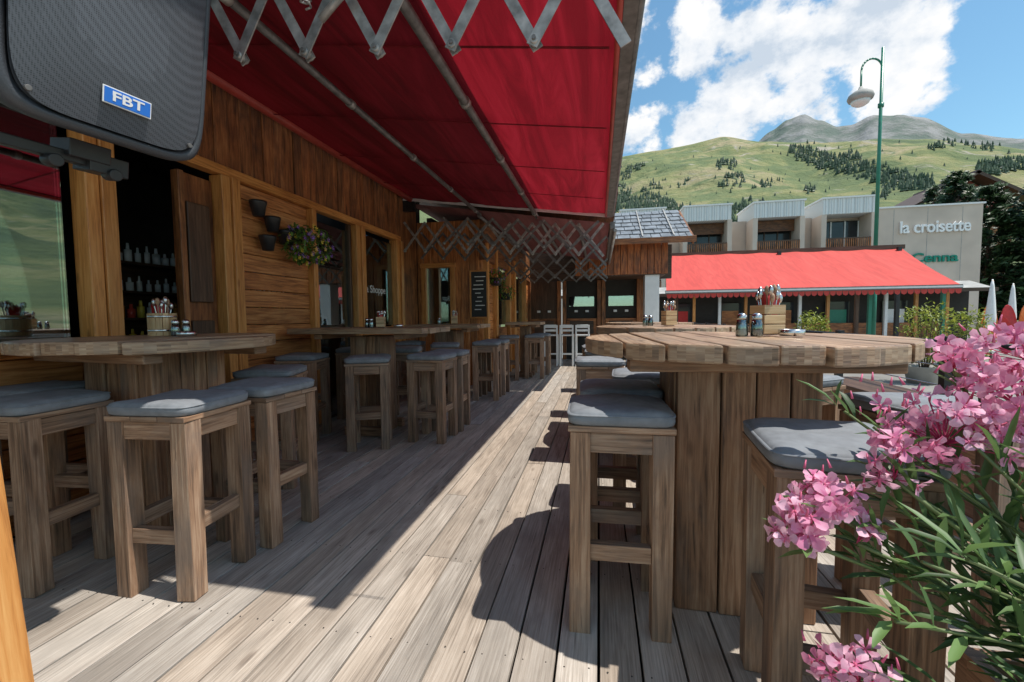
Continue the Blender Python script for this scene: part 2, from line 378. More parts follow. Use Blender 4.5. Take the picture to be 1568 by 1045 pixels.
for j in range(rows):
    f=(j+0.5)/rows-0.5
    xx=-1.0
    while xx<2.05:
        w2=U(.16,.3); x2=min(xx+w2,2.1)
        mb.box(((xx+x2)/2,11.42+math.cos(th)*Ln*f,RZ+math.sin(th)*Ln*f+.012+U(-.004,.006)),(x2-xx-.012,Ln/rows+.04,.02),slate,rot=Matrix.Rotation(th-.08,3,'X'),tint=1.0)
        xx=x2
mb.box((0.55,11.45,RZ-.02),(3.1,Ln-.05,0.03),M['dwood'],rot=Rx,tint=1.0)
for i in range(4): mb.box((-.4+i*.7,11.42,RZ+.05),(.03,Ln,.03),M['grey'],rot=Rx,tint=1)
mb.box((0.55,10.47,2.96),(3.25,0.05,0.14),M['wallv'])
mb.box((2.13,11.5,RZ-.07),(0.05,2.2,0.16),M['wallv'],rot=Rx)
mb.box((0.5,13.3,1.9),(2.0,2.0,4.1),M['wallv'])
# upper floor / unseen overhang added to shade the awning, slit for a lit line
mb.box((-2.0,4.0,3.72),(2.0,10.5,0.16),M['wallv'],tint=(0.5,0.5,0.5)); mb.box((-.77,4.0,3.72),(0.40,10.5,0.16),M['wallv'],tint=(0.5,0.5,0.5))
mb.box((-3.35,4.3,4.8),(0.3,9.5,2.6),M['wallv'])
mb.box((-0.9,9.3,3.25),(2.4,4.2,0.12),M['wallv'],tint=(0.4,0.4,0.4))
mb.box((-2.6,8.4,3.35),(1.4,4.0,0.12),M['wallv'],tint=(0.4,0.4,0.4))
chalet=mb.obj('timber_chalet_restaurant',bevel=0.005,seg=1)

# bar back shelves inside
mb=MB()
bott=[plain('bottle_green',(0.05,0.30,0.10),0.1),plain('bottle_amber',(0.6,0.25,0.05),0.1),plain('bottle_red',(0.6,0.08,0.06),0.2),plain('bottle_clear',(0.8,0.85,0.85),0.1),plain('bottle_yellow',(0.85,0.65,0.1),0.2)]
for z_ in (0.98,1.22,1.46,1.72):
    mb.box((-4.2,4.0,z_),(0.25,2.2,0.02),M['dwood'])
    for i in range(25):
        y_=3.0+i*0.083; r_=U(.02,.032); h_=U(.11,.18); bm=random.choice(bott if z_<1.4 else bott[3:4])
        mb.cyl((-4.15,y_,z_+0.01),(-4.15,y_,z_+0.01+h_*.65),r_,bm,n=8); mb.cyl((-4.15,y_,z_+0.01+h_*.65),(-4.15,y_,z_+0.01+h_),r_*.5,bm,r_*.35,n=8)
mb.box((-4.35,4.0,1.2),(0.03,2.3,1.3),M['dwood'])
mb.box((-4.1,4.0,0.45),(0.4,2.2,0.9),M['dwood'])
mb.obj('back_bar_shelf')

# ------------------------------------------------------------------ awnings
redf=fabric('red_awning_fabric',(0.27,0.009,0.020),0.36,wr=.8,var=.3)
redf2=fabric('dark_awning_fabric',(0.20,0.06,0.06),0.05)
YE=6.65; Y0=1.5; ZA=3.2; ZB=2.74; XF=0.12
def fz(x): return ZA+(ZB-ZA)*(x-XW)/(XF-XW)
mb=MB()
nx,ny=40,60; b=len(mb.v)
for j in range(ny+1):
    for i in range(nx+1):
        x_=XW+0.06+(XF-XW-0.06)*i/nx; y_=Y0+(YE-Y0)*j/ny
        sag=-0.018*math.sin(math.pi*((i/nx*3)%1))+0.014*noise.noise(Vector((x_*2.5,y_*0.8,0)))+.009*noise.noise(Vector((x_*9,y_*1.2,5)))
        mb.v.append((x_,y_,fz(x_)+sag))
for j in range(ny):
    for i in range(nx):
        a=b+j*(nx+1)+i; mb.face([a,a+1,a+nx+2,a+nx+1],redf,None,1.0,True)
ang=math.atan2(ZB-ZA,XF-XW); Ry=Matrix.Rotation(-ang,3,'Y')
for k in range(1,5):
    y_=Y0+k*1.05; mb.box(((XW+XF)/2,y_,(ZA+ZB)/2-0.034),(XF-XW-0.1,0.02,0.003),redf,rot=Ry,tint=1.0)
mb.box((XF+0.03,(Y0+YE)/2,ZB+0.005),(0.07,YE-Y0+0.1,0.10),M['dalu'],tint=1.0); mb.cyl((XF+0.075,Y0-0.05,ZB-0.01),(XF+0.075,YE+0.05,ZB-0.01),0.024,M['dalu'])
mb.cyl((XF-0.02,Y0,ZB-0.03),(XF-0.02,YE,ZB-0.03),0.018,M['redbar'])
for x_,dz,r_ in ((-1.92,0.13,0.026),(-0.98,0.09,0.032)):
    mb.cyl((x_,Y0-0.3,fz(x_)-dz),(x_,YE+0.2,fz(x_)-dz),r_,M['dalu'])
    for q in range(5):
        y_=Y0+0.45+q*1.15; mb.cyl((x_,y_,fz(x_)-dz),(x_,y_+0.05,fz(x_)-dz),r_*1.3,M['alu'])
mb.cyl((XW+0.14,Y0-0.9,3.17),(XW+0.14,YE,3.17),0.052,M['redbar'],n=16)
mb.box((XW+0.1,YE+0.05,3.1),(0.2,0.08,0.25),M['blackm'],tint=1.0)
mb.box(((XW+XF)/2,YE,(ZA+ZB)/2-0.025),(XF-XW,0.02,0.045),M['white'],rot=Ry,tint=0.9)  # white strip stands in for the sunlit far edge of the fabric
def lattice(y,x0,x1,zc,zslope,h,n,wbar=0.035,mat='alu',yy=0.012):
    st=(x1-x0)/n
    for i in range(n):
        xa=x0+i*st; xb=xa+st
        za=zc+zslope*(xa-x0); zb=zc+zslope*(xb-x0)
        for s_,off in ((1,-yy),(-1,yy)):
            pa=Vector((xa,y+off,za-s_*h/2)); pb=Vector((xb,y+off,zb+s_*h/2))
            d=pb-pa; a_=math.atan2(d.z,d.x)
            mb.box((pa+pb)/2,(d.length+0.04,0.006,wbar),M[mat],rot=Matrix.Rotation(-a_,3,'Y'),tint=1.0,ax=0)
        for (px,pz) in ((xa,za-h/2),(xa,za+h/2),((xa+xb)/2,(za+zb)/2)):
            mb.cyl((px,y-0.025,pz),(px,y+0.025,pz),0.015,M['alu'],n=10)
            mb.cyl((px,y-0.032,pz),(px,y-0.025,pz),0.008,M['dalu'],n=6)
lattice(1.55,-2.05,0.08,2.60,-0.085,0.54,7,0.040)
mb.tube([(-0.52,1.45,2.85),(-0.9,1.5,2.45),(-1.05,1.52,2.35)],0.014,M['alu'])
sp=[(-1.1+0.02*math.cos(t*1.3),1.5+0.02*math.sin(t*1.3),2.75-0.0045*t) for t in range(80)]
mb.tube(sp,0.004,M['alu'],n=5)
lattice(6.4,-3.05,0.05,2.50,-0.06,0.44,9,0.038)
lattice(5.9,-2.2,-0.02,2.46,-0.08,0.36,6,0.036,'dalu')
mb.obj('red_retractable_awning')
mb=MB()
def fz2(x): return 3.12+(2.60-3.12)*(x-XW)/(0.2-XW)
b=len(mb.v)
for j in range(9):
    for i in range(9):
        x_=XW+0.1+3.25*i/8; y_=6.68+4.2*j/8; mb.v.append((x_,y_,fz2(x_)-.02*j/8+0.01*noise.noise(Vector((x_*2,y_,3)))))
for j in range(8):
    for i in range(8):
        a=b+j*9+i; mb.face([a,a+1,a+10,a+9],redf2,None,1.0,True)
mb.box((0.2,8.8,2.58),(0.07,4.2,0.10),M['dalu'],tint=1.0)
mb.cyl((.24,6.7,2.5),(.24,10.9,2.5),.025,M['alu'])
for x_ in (-1.9,-0.9,-.3): mb.cyl((x_,6.7,fz2(x_)-.08),(x_,11,fz2(x_)-.08),0.03,M['dalu'])
lattice(6.95,-3.0,0.1,2.45,-0.07,0.42,8,0.036,'dalu'); lattice(8.6,-1.9,0.15,2.2,-0.03,0.35,6,0.036,'dalu'); lattice(10.4,-1.9,0.15,2.2,0,0.3,6,0.036,'dalu')
mb.obj('dark_retractable_awning')

# ------------------------------------------------------------------ bar stools
def stool_mesh(k):
    random.seed(100+k); mb=MB(); s=0.185; lg=0.074; H=0.775
    for sx in (-1,1):
        for sy in (-1,1):
            mb.box((sx*(s-lg/2),sy*(s-lg/2),H/2),(lg,lg,H),M['stool'],jit=0.004,ax=2)
    for sy in (-1,1):
        mb.box((0,sy*(s-0.026),0.735),(2*s-2*lg+0.002,0.036,0.075),M['stool'],ax=0)
        mb.box((0,sy*(s-0.036),0.315),(2*s-2*lg+0.002,0.04,0.062),M['stool'],ax=0,jit=.002)
    for sx in (-1,1):
        mb.box((sx*(s-0.026),0,0.735),(0.036,2*s-2*lg+0.002,0.075),M['stool'],ax=1)
        mb.box((sx*(s-0.036),0,0.27+0.06*(k%3)),(0.04,2*s-2*lg+0.002,0.062),M['stool'],ax=1,jit=.002)
    for q in range(3): mb.box((0,(q-1)*(2*s+.012)/3,0.787+U(-.001,.001)),(2*s+0.012,(2*s+0.012)/3-.003,0.022),M['stool'],ax=0)
    c=0.193
    b0=len(mb.v)
    mb.rings((0,0,0.799),[(c*.95,0),(c*1.0,.008),(c*1.015,.022),(c*1.01,.034),(c*.975,.046),(c*.90,.053),(c*.7,.057),(c*.4,.059),(c*.1,.058)],M['cush'],n=56,sq=9)
    for i in range(b0,len(mb.v)):
        x_,y_,z_=mb.v[i]
        q=.0045*noise.noise(Vector((x_*14,y_*14,k*7.1)))
        if z_>.82: mb.v[i]=(x_*(1+q*3),y_*(1+q*3),z_+.010*noise.noise(Vector((x_*9,y_*9,k*3.1)))+q)
    mb.rings((0,0,0.834),[(c*1.0,0),(c*1.024,.002),(c*1.024,.006),(c*1.0,.008)],M['cush'],n=56,sq=9,tint=.8)
    return mb.mesh('bar_stool_mesh')
SM=[stool_mesh(i) for i in range(6)]
random.seed(11)
stools=[(0.075,1.75,0.02),(0.10,2.24,0.03),(0.28,2.78,-0.05),(-0.0,3.62,0.05),(0.42,3.42,0.1),(0.05,4.6,0),(0.0,5.2,0.1),(0.30,5.9,0),(-0.02,6.9,0.1),
 (0.655,1.37,-0.10),(1.28,2.0,0.25),(1.1,2.75,0.6),(1.35,3.6,0.2),(1.2,4.6,0.1),(0.8,3.3,0.1),
 (-1.885,1.60,0.08),(-1.85,2.05,-0.04),(-2.60,1.49,0.08),(-2.35,2.68,0.35),(-3.0,1.75,0.1),
 (-2.12,3.62,0.42),(-1.62,3.95,-0.05),(-1.60,4.38,0.06),(-2.92,3.75,0.2),(-2.9,4.7,0.1),(-2.3,4.75,0.3),
 (-1.62,6.05,0.1),(-1.60,6.5,0),(-2.1,5.6,0.3),(-2.8,6.0,0.2),(-1.25,8.3,0.1),(-1.7,8.0,0.2),(-1.2,8.9,0)]
for i,(x_,y_,r_) in enumerate(stools):
    place(SM[i%6],'bar_stool',0.006,None,(x_,y_,0.0),r_+(math.pi/2)*(i%4))

# ------------------------------------------------------------------ tables
def round_table(x0,y0,rad,rotz,sizep=0.52,seed=1,prot=0.0):
    random.seed(seed); mb=MB(); z1=1.105; t=0.062
    w_=0.145; a=-rad
    while a<rad-0.02:
        b_=min(a+w_*U(.85,1.15),rad); g=0.004
        if rad-b_<.05: b_=rad
        xa,xb=a+g,b_-g; pts=[]
        rr=rad+U(-.016,.010)
        for i in range(7):
            x_=xa+(xb-xa)*i/6; pts.append((x_,-math.sqrt(max(rr*rr-x_*x_,0.0004))))
        for i in range(7):
            x_=xb-(xb-xa)*i/6; pts.append((x_,math.sqrt(max(rr*rr-x_*x_,0.0004))))
        dz=U(-.004,.004); mb.prism(pts,z1-t+dz,z1+dz,M['ttop'])
        a=b_
    for q in (-0.3,0.3): mb.box((0,q,z1-t-0.03),(rad*1.5,0.09,0.05),M['table'])
    p=sizep/2; Rp=Matrix.Rotation(prot,3,'Z')
    x_=-p; ws=[.165,.125,.12,.11]; ws=[w2*sizep/sum(ws) for w2 in ws]
    for w2 in ws:
        for sy in (-1,1): mb.box(Rp@Vector((x_+w2/2,sy*(p-0.03)+U(-.008,.008),0.515)),(w2-.005,0.06,1.03),M['table'],ax=2,rot=Rp)
        for sx in (-1,1): mb.box(Rp@Vector((sx*(p-0.03)+U(-.004,.004),(x_+w2/2)*0.76,0.515)),(0.06,w2*.76-.005,1.03),M['table'],ax=2,rot=Rp)
        x_+=w2
    return mb.obj('round_wooden_bar_table',0.008,None,(x0,y0,0),rotz)
round_table(0.565,2.03,0.63,0.06,0.52,3,-.06)
round_table(0.62,4.15,0.66,0.3,0.5,4,-.3)
round_table(0.7,6.4,0.6,0.1,0.45,5)
round_table(-2.55,2.03,0.60,-0.12,0.46,6,.12)
def rect_table(x0,y0,lx,ly,rotz,seed,sp=0.34):
    random.seed(seed); mb=MB(); z1=1.105;t=0.055; n=max(3,int(ly/0.15)); w_=ly/n
    for i in range(n): mb.box((U(-.01,.01),-ly/2+w_*(i+.5),z1-t/2+U(-.002,.002)),(lx,w_-.005,t),M['ttop'],ax=0)
    mb.box((-lx*.3,0,z1-t-.028),(.09,ly*.8,.05),M['table']); mb.box((lx*.3,0,z1-t-.028),(.09,ly*.8,.05),M['table'])
    p=sp/2
    for sx in (-1,1):
        for q in (-.5,.5): 
            mb.box((sx*(p-.03),q*p,.51),(.06,p-.004,1.02),M['table'],ax=2)
            mb.box((q*(p-.06),sx*(p-.03),.51),(p-.064,.06,1.02),M['table'],ax=2)
    for q in(-1,1): mb.box((0,q*(p+.035),0.05),(sp+.1,.07,.09),M['table'])
    return mb.obj('wooden_bar_table',0.006,None,(x0,y0,0),rotz)
rect_table(-2.35,4.12,1.46,0.78,0.0,8)
rect_table(-2.2,6.05,1.1,0.75,0.0,9)
rect_table(-1.45,8.45,0.7,0.7,0.0,10,.2)
random.seed(5)

# ------------------------------------------------------------------ table top items
potw=wood('pot_wood',(0.4,0.23,0.11),(0.62,0.42,0.22),(0.75,0.55,0.34),0.5,16,0.6,knots=.2)
pepper=plain('pepper',(0.05,0.03,0.02),0.6,var=.5,sc=200); salt=plain('salt',(0.7,0.7,0.68),0.6)
def cutlery_pot(x0,y0,s=1.0,crate=False,z=1.109):
    mb=MB()
    if crate:
        for k in range(4):
            a=k*math.pi/2+.3
            for zz in (.028,.072,.116): mb.box((0.045*math.cos(a),0.045*math.sin(a),zz),(0.012,0.10,0.040),potw,rot=a,ax=1)
    else:
        n=14
        for k in range(n):
            a=2*math.pi*k/n; mb.box((0.062*math.cos(a),0.062*math.sin(a),0.065),(0.012,0.0275,0.13),potw,rot=a)
        for zz in (0.025,0.105): mb.rings((0,0,zz),[(0.069,0),(0.071,.002),(0.071,.010),(0.069,.012)],M['steel'],n=24)
    mb.cyl((0,0,0.002),(0,0,0.02),0.045,M['dwood'],n=12)
    for k in range(15):
        a=U(0,6.28); r_=U(.005,.03); rx=U(.01,.035)
        p0=Vector((r_*math.cos(a),r_*math.sin(a),.02)); p1=Vector(((r_+rx)*math.cos(a),(r_+rx)*math.sin(a),U(.155,.20)))
        mt=M['steel'] if k%3 else M['stool']
        mb.cyl(p0,p1,.0035,mt,n=6)
        mb.rings(p1,[(0.004,-.01),(.009,0),(.011,.012),(.009,.024),(.003,.032)],mt,n=8)
    for k in range(3):
        a=1.9+k*1.7; c=Vector((.03*math.cos(a),.03*math.sin(a),.15)); e_=Vector((math.cos(a+1.2),math.sin(a+1.2),0))
        mb.quad([c-e_*.022+Vector((0,0,-.06)),c+e_*.022+Vector((0,0,-.06)),c+e_*.027+Vector((0,0,.03)),c+Vector((0,.01,.05)),c-e_*.027+Vector((0,0,.025))],M['red'])
    o=mb.obj('cutlery_pot',0.001,None,(x0,y0,z)); o.scale=(s,s,s); return o
def shaker(x0,y0,fill,z=1.109):
    mb=MB(); g=M['glass']
    mb.rings((0,0,0),[(.019,0),(.021,.004),(.019,.04),(.016,.062)],fill,n=14)
    mb.rings((0,0,0.0),[(.0225,0.001),(.0245,.006),(.0225,.045),(.0185,.072)],g,n=14)
    mb.rings((0,0,.072),[(.019,0),(.020,.003),(.020,.016),(.013,.024),(.004,.027)],M['steel'],n=14)
    return mb.obj('salt_shaker' if fill is salt else 'pepper_shaker',0,None,(x0,y0,z))
cutlery_pot(0.74,2.10,.98,True); shaker(0.60,1.98,salt); shaker(0.655,1.97,pepper)
cutlery_pot(-2.62,2.12,1.05); shaker(-2.49,2.09,pepper); shaker(-2.47,2.14,salt)
cutlery_pot(0.62,4.05,1.0,True); shaker(0.42,4.1,salt); shaker(0.46,4.05,pepper)
cutlery_pot(-2.22,4.05,.8,True); shaker(-2.35,4.0,pepper); shaker(-2.30,4.0,salt)
cutlery_pot(-2.1,6.0,.9,True); shaker(-2.3,5.9,salt)
def ashtray(x0,y0):
    mb=MB(); mb.rings((0,0,0),[(.04,0),(.048,.004),(.05,.028),(.044,.028),(.04,.008),(.01,.006)],M['steel'],n=20); mb.obj('ashtray',0,None,(x0,y0,1.109))
ashtray(-2.33,2.02); ashtray(0.80,2.00); ashtray(-2.05,4.1)

# ------------------------------------------------------------------ loudspeaker
sp=empty('loudspeaker',(-1.375,1.01,1.72))
axX=Vector((math.cos(math.radians(8)),-math.sin(math.radians(8)),0))
axY=Vector((math.sin(math.radians(8)),math.cos(math.radians(8)),0))
tl=math.radians(-9)
nrm=(axX*math.cos(tl)+Vector((0,0,1))*math.sin(tl)); upv=(-axX*math.sin(tl)+Vector((0,0,1))*math.cos(tl))
B=Matrix((nrm,axY,upv)).transposed()
def cabinet(mb,prof,mat,hgt=0.72,wd=0.50,n=64):
    b=len(mb.v)
    for (x_,sc,inset) in prof:
        for i in range(n):
            t=2*math.pi*i/n; e=2/7
            yy=(wd/2*sc-inset)*math.copysign(abs(math.cos(t))**e,math.cos(t)); zz=(hgt/2-inset)*(0.5+0.5*sc)*math.copysign(abs(math.sin(t))**e,math.sin(t))
            mb.v.append(tuple(B@Vector((x_,yy,zz+hgt/2))))
    for k in range(len(prof)-1):
        for i in range(n):
            j=(i+1)%n; a=b+k*n; mb.face([a+i,a+j,a+n+j,a+n+i],mat,None,1,True)
    mb.face([b+i for i in range(n)],mat); mb.face([b+(len(prof)-1)*n+i for i in reversed(range(n))],mat)
spk=plain('speaker_plastic',(0.055,0.06,0.07),0.4,var=.1,sc=300,bump=.25)
mb=MB(); cabinet(mb,[(-0.36,.6,.03),(-0.35,.62,0),(-0.18,.84,0),(-0.06,.97,0),(-.05,.97,.004),(-.045,1.0,.0),(-.012,1,.002),(0,1,.012),(-0.006,1,.03)],spk)
mb.obj('cabinet',0,sp)
gm,gnt,gb=newmat('speaker_grille')
tcn=N(gnt,'ShaderNodeTexCoord'); vo=N(gnt,'ShaderNodeTexVoronoi'); vo.inputs['Scale'].default_value=210; vo.inputs['Randomness'].default_value=0.1
gnt.links.new(tcn.outputs['Object'],vo.inputs['Vector']); rr=ramp(gnt,[(0.22,(0.022,0.024,0.028)),(0.5,(0.085,0.092,0.108))]); gnt.links.new(vo.outputs[0],rr.inputs[0])
gb.inputs['Roughness'].default_value=.45
ga=N(gnt,'ShaderNodeAttribute',attribute_name='tint'); gnt.links.new(mixc(gnt,'MULTIPLY',1.0,rr.outputs[0],ga.outputs[0]),gb.inputs['Base Color'])
mb=MB(); b=len(mb.v); n=64; rg=16
for k in range(rg+1):
    f=1-k/rg
    for i in range(n):
        t=2*math.pi*i/n; e=2/(6 if f>.75 else 2+4*(f/.75)**2)
        yy=.222*f*math.copysign(abs(math.cos(t))**e,math.cos(t)); zz=.334*f*math.copysign(abs(math.sin(t))**e,math.sin(t))
        mb.v.append(tuple(B@Vector((0.006+0.018*(1-f**3),yy,zz+.36))))
for k in range(rg):
    for i in range(n):
        j=(i+1)%n; a=b+k*n
        q=B.transposed()@Vector(mb.v[a+i]); rho=math.hypot(q.y,(q.z-.29))
        tn=1.15 if rho<.115 else (.95 if rho<.19 else .88)
        mb.face([a+i,a+j,a+n+j,a+n+i],gm,None,tn,True)
mb.obj('grille',0,sp)
blue=plain('blue_badge',(0.02,0.16,0.6),0.3,var=.02)
mb=MB(); mb.box(B@Vector((0.024,0.01,0.115)),(0.006,0.112,0.040),blue,rot=B,tint=1); mb.box(B@Vector((0.0235,0.01,0.115)),(0.004,0.118,0.046),M['white'],rot=B,tint=1)
for (yy,zz) in ((-.19,.06),(.19,.06),(-.19,.64),(.19,.64)): mb.cyl(B@Vector((.008,yy,zz)),B@Vector((.018,yy,zz)),.007,M['dalu'],n=12)
mb.obj('badge_and_screws',0.001,sp)
def text(name,body,size,mat,M4,ext=0.01,parent=None,xs=1.0,bold=0.0):
    cu=bpy.data.curves.new(name,'FONT'); cu.body=body; cu.size=size; cu.extrude=ext; cu.align_x='CENTER'; cu.align_y='CENTER'; cu.offset=bold
    cu.materials.append(mat); o=bpy.data.objects.new(name,cu); COL.objects.link(o)
    if parent: o.parent=parent
    o.matrix_local=M4@Matrix.Diagonal((xs,1,1,1)); return o
p=B@Vector((0.0275,0.01,0.115)); M4=Matrix.Translation(p)@Matrix((axY,upv,nrm)).transposed().to_4x4()
text('badge_lettering','FBT',0.036,M['white'],M4,0.0006,sp,1.35,0.0008)
mb=MB()
mb.box(B@Vector((-.17,0,-.03)),(0.10,0.10,0.05),M['blackm'],rot=B,tint=1)
mb.box(B@Vector((-.17,-.1,-.055)),(0.05,0.42,0.03),M['blackm'],rot=B,tint=1)
mb.box(B@Vector((-.17,.05,-.055)),(0.09,0.10,0.055),M['blackm'],rot=B,tint=1)
for q in (-.08,.06): mb.cyl(B@Vector((-.16,q,-.08)),B@Vector((-.11,q,-.08)),.018,M['blackm'])
mb.cyl((-.25,-.36,-.10),(-.60,-.36,-.10),.02,M['blackm']); mb.box((-.60,-.36,-.36),(.1,.1,2.71),M['table'])
mb.obj('mounting_bracket_and_post',0.003,sp)
mb=MB(); mb.box((0,0,0.45),(0.09,0.09,1.0),M['frame'],rot=Matrix.Rotation(-.10,3,'Y')); mb.obj('wooden_rail_post',.005,None,(-1.352,0.66,0.03),0)

# ------------------------------------------------------------------ foliage helpers
lg1=leafmat('oleander_leaf',(0.045,0.095,0.03),(0.17,0.29,0.09))
pink=leafmat('oleander_petal',(0.76,0.20,0.40),(0.97,0.60,0.74),0.35)
deepp=leafmat('oleander_bud',(0.60,0.06,0.18),(0.82,0.20,0.34),0.2)
stemm=plain('green_stem',(0.13,0.17,0.06),0.6)
def leaf(mb,p,d,l,wd,mat,tint,up=Vector((0,0,1))):
    d=d.normalized(); s=d.cross(up)
    if s.length<.01: s=Vector((1,0,0))
    s.normalize(); n=s.cross(d)
    droop=Vector((0,0,-1))*l*U(.0,.25)
    a=p; m1=p+d*l*.35+n*l*.02; m2=p+d*l*.72+droop*.35; e=p+d*l+droop
    b=len(mb.v)
    fold=n*wd*.25
    for q in (a,m1-s*wd*.5+fold,m1,m1+s*wd*.5+fold,m2-s*wd*.42+fold,m2,m2+s*wd*.42+fold,e): mb.v.append(tuple(q))
    for idx in ((0,2,1),(0,3,2),(1,2,5,4),(2,3,6,5),(4,5,7),(5,6,7)): mb.face([b+i for i in idx],mat,None,tint,True)
def flower(mb,c,nr,r,tint):
    nr=nr.normalized(); a=nr.orthogonal().normalized(); bb=nr.cross(a); ph=U(0,6.28)
    for k in range(5):
        t=ph+k*2*math.pi/5+U(-.15,.15); d=a*math.cos(t)+bb*math.sin(t); s=nr.cross(d)
        rk=r*U(.78,1.12); cup=U(.0,.6)
        tw=nr*U(-.22,.22)*r
        b=len(mb.v)
        pts=[c, c+d*rk*.35-s*rk*.14+nr*rk*.12, c+d*rk*.35+s*rk*.14+nr*rk*.12,
             c+d*rk*.75-s*rk*.38+nr*rk*(.15+cup*.5)+tw, c+d*rk*.72+nr*rk*(.10+cup*.4), c+d*rk*.75+s*rk*.38+nr*rk*(.15+cup*.5)-tw,
             c+d*rk*1.0-s*rk*.26+nr*rk*cup+tw, c+d*rk*1.08+nr*rk*(cup-.12), c+d*rk*1.0+s*rk*.26+nr*rk*cup-tw]
        for q in pts: mb.v.append(tuple(q))
        tt=tint*U(.85,1.1)
        for idx,tn in (((0,2,1),.60),((1,2,4),.82),((1,4,3),1),((2,5,4),1),((3,4,7,6),1),((4,5,8,7),1)):
            mb.face([b+i for i in idx],pink,None,tt*tn,True)
    mb.rings(c,[(r*.08,-r*.5),(r*.12,0),(r*.05,r*.12)],deepp,n=6,tint=.8)
random.seed(21)
mb=MB()
base=Vector((1.12,0.98,0.42))
CL=[((0.75,1.10,0.94),(.15,.10,.09),62),((0.88,1.08,1.02),(.13,.10,.08),40),((0.93,1.12,1.12),(.14,.10,.06),40),((0.80,1.16,1.10),(.05,.05,.035),12),((1.0,1.08,1.08),(.1,.08,.08),22),
    ((0.49,1.02,0.80),(.075,.055,.05),22),((0.425,0.99,0.745),(.055,.045,.055),19),((0.535,1.0,0.745),(.03,.03,.025),4),((0.51,0.93,0.49),(.08,.06,.04),17),((0.61,1.02,0.88),(.05,.05,.06),14),((1.0,.95,.80),(.08,.08,.06),14),((.95,.92,.55),(.05,.05,.04),7)]
for (c,rad,nf) in CL:
    c=Vector(c); 
    mid=(base+c)/2+Vector((U(-.05,.05),U(-.05,.05),-.06)); st=[base,base.lerp(mid,.5)+Vector((0,0,.02)),mid,mid.lerp(c,.5)+Vector((0,0,.015)),c-Vector((0,0,.03))]
    mb.tube([tuple(q) for q in st],.0045,stemm,n=6)
    for q in range(18):
        f=U(0.25,1.0); i=min(3,int(f*4)); p=st[i].lerp(st[i+1],f*4-i) if f<1 else st[4]
        d=(st[i+1]-st[i]).normalized()+Vector((U(-1,1),U(-1,1),U(-.5,.9)))*.8
        leaf(mb,p,d,U(.08,.14),U(.012,.02),lg1,U(.55,1))
    for k in range(nf):
        while True:
            v=Vector((U(-1,1),U(-1,1),U(-1,1)))
            if .35<v.length<1: break
        p=c+Vector((v.x*rad[0],v.y*rad[1],v.z*rad[2]))
        nr=(v.normalized()*.8+Vector((-.35,-.8,.45))*.7+Vector((U(-.5,.5),U(-.5,.5),U(-.5,.5))))
        flower(mb,p,nr,U(.020,.031),U(.70,1.0))
        mb.tube([tuple(c-Vector((0,0,.03))),tuple(p-nr.normalized()*.012)],.0014,deepp,n=4,tint=.6)
    for k in range(nf//2):
        v=Vector((U(-1,1),U(-1,1),U(-.3,1.2))); p=c+Vector((v.x*rad[0]*1.05,v.y*rad[1],v.z*rad[2]))
        d=(Vector((U(-.6,.6),U(-.6,.6),1))).normalized(); mb.cyl(p,p+d*.02,.003,deepp,.0012,n=6,tint=.9)
for k in range(44):
    tip=base+Vector((U(-.60,.50),U(-.22,.25),U(.0,.60)))
    mid=base.lerp(tip,.5)+Vector((0,0,.05))
    mb.tube([tuple(base),tuple(mid),tuple(tip)],.0035,stemm,n=5)
    for q in range(17):
        f=U(.35,1.03); p=base.lerp(mid,f*2) if f<.5 else mid.lerp(tip,(f-.5)*2)
        d=(tip-base).normalized()*.7+Vector((U(-1,1),U(-1,1),U(-.4,1)))*.8
        leaf(mb,p,d,U(.08,.145),U(.011,.019),lg1,U(.5,1))
for sx,sy,lx,ly in ((0,-.19,.86,.03),(0,.19,.86,.03),(-.415,0,.03,.35),(.415,0,.03,.35)):
    for z_ in (.09,.24,.37): mb.box((1.24+sx,.92+sy,z_),(lx,ly,.125),M['table'])
mb.box((1.24,.92,.38),(.8,.34,.02),plain('soil',(0.03,0.02,0.015),0.9),tint=1)
mb.obj('pink_oleander_shrub')

def small_plant(name,c,rad,n,fcols,pots=()):
    mb=MB(); c=Vector(c); g=leafmat(name+'_leaf',(0.05,0.12,0.02),(0.22,0.38,0.08))
    for k in range(n):
        v=Vector((U(-1,1),U(-1,1),U(-1,1)))
        if v.length>1: v/=v.length*1.02
        p=c+Vector((v.x*rad[0],v.y*rad[1],v.z*rad[2])); leaf(mb,p,Vector((U(-1,1),U(-1,1),U(-1,.6))),U(.04,.09),U(.018,.03),g,U(.5,1))
    for k in range(n//5):
        v=Vector((U(-1,1),U(-1,1),U(-1,1))).normalized()*U(.7,1.1); p=c+Vector((v.x*rad[0],v.y*rad[1],v.z*rad[2]))
        m_=random.choice(fcols)
        for q in range(5):
            t=q*1.257; mb.quad([p,p+Vector((.006,.022*math.cos(t),.022*math.sin(t))),p+Vector((.01,.024*math.cos(t+.6),.024*math.sin(t+.6)))],m_)
    for (pc,r_) in pots:
        mb.rings(pc,[(r_*.7,0),(r_,.11),(r_*1.08,.12),(r_*1.08,.14),(r_*.9,.14),(r_*.8,.1)],M['blackm'],n=16)
    return mb.obj(name)
pur=plain('petal_purple',(0.30,0.12,0.6),.6); yel=plain('petal_yellow',(0.8,0.6,0.05),.6); rdp=plain('petal_red',(0.7,.03,.05),.6)
small_plant('wall_planter',(-2.98,3.98,1.98),(.18,.30,.20),520,[pur,yel],[((-3.1,3.45,2.16),.07),((-3.1,3.62,2.05),.07),((-3.08,3.78,1.95),.08),((-3.1,3.55,1.86),.07),((-3.1,3.95,2.0),.08)])
small_plant('hanging_flower_basket',(-1.85,7.6,1.95),(.2,.2,.16),220,[rdp,pur],[((-1.85,7.6,1.78),.12)])
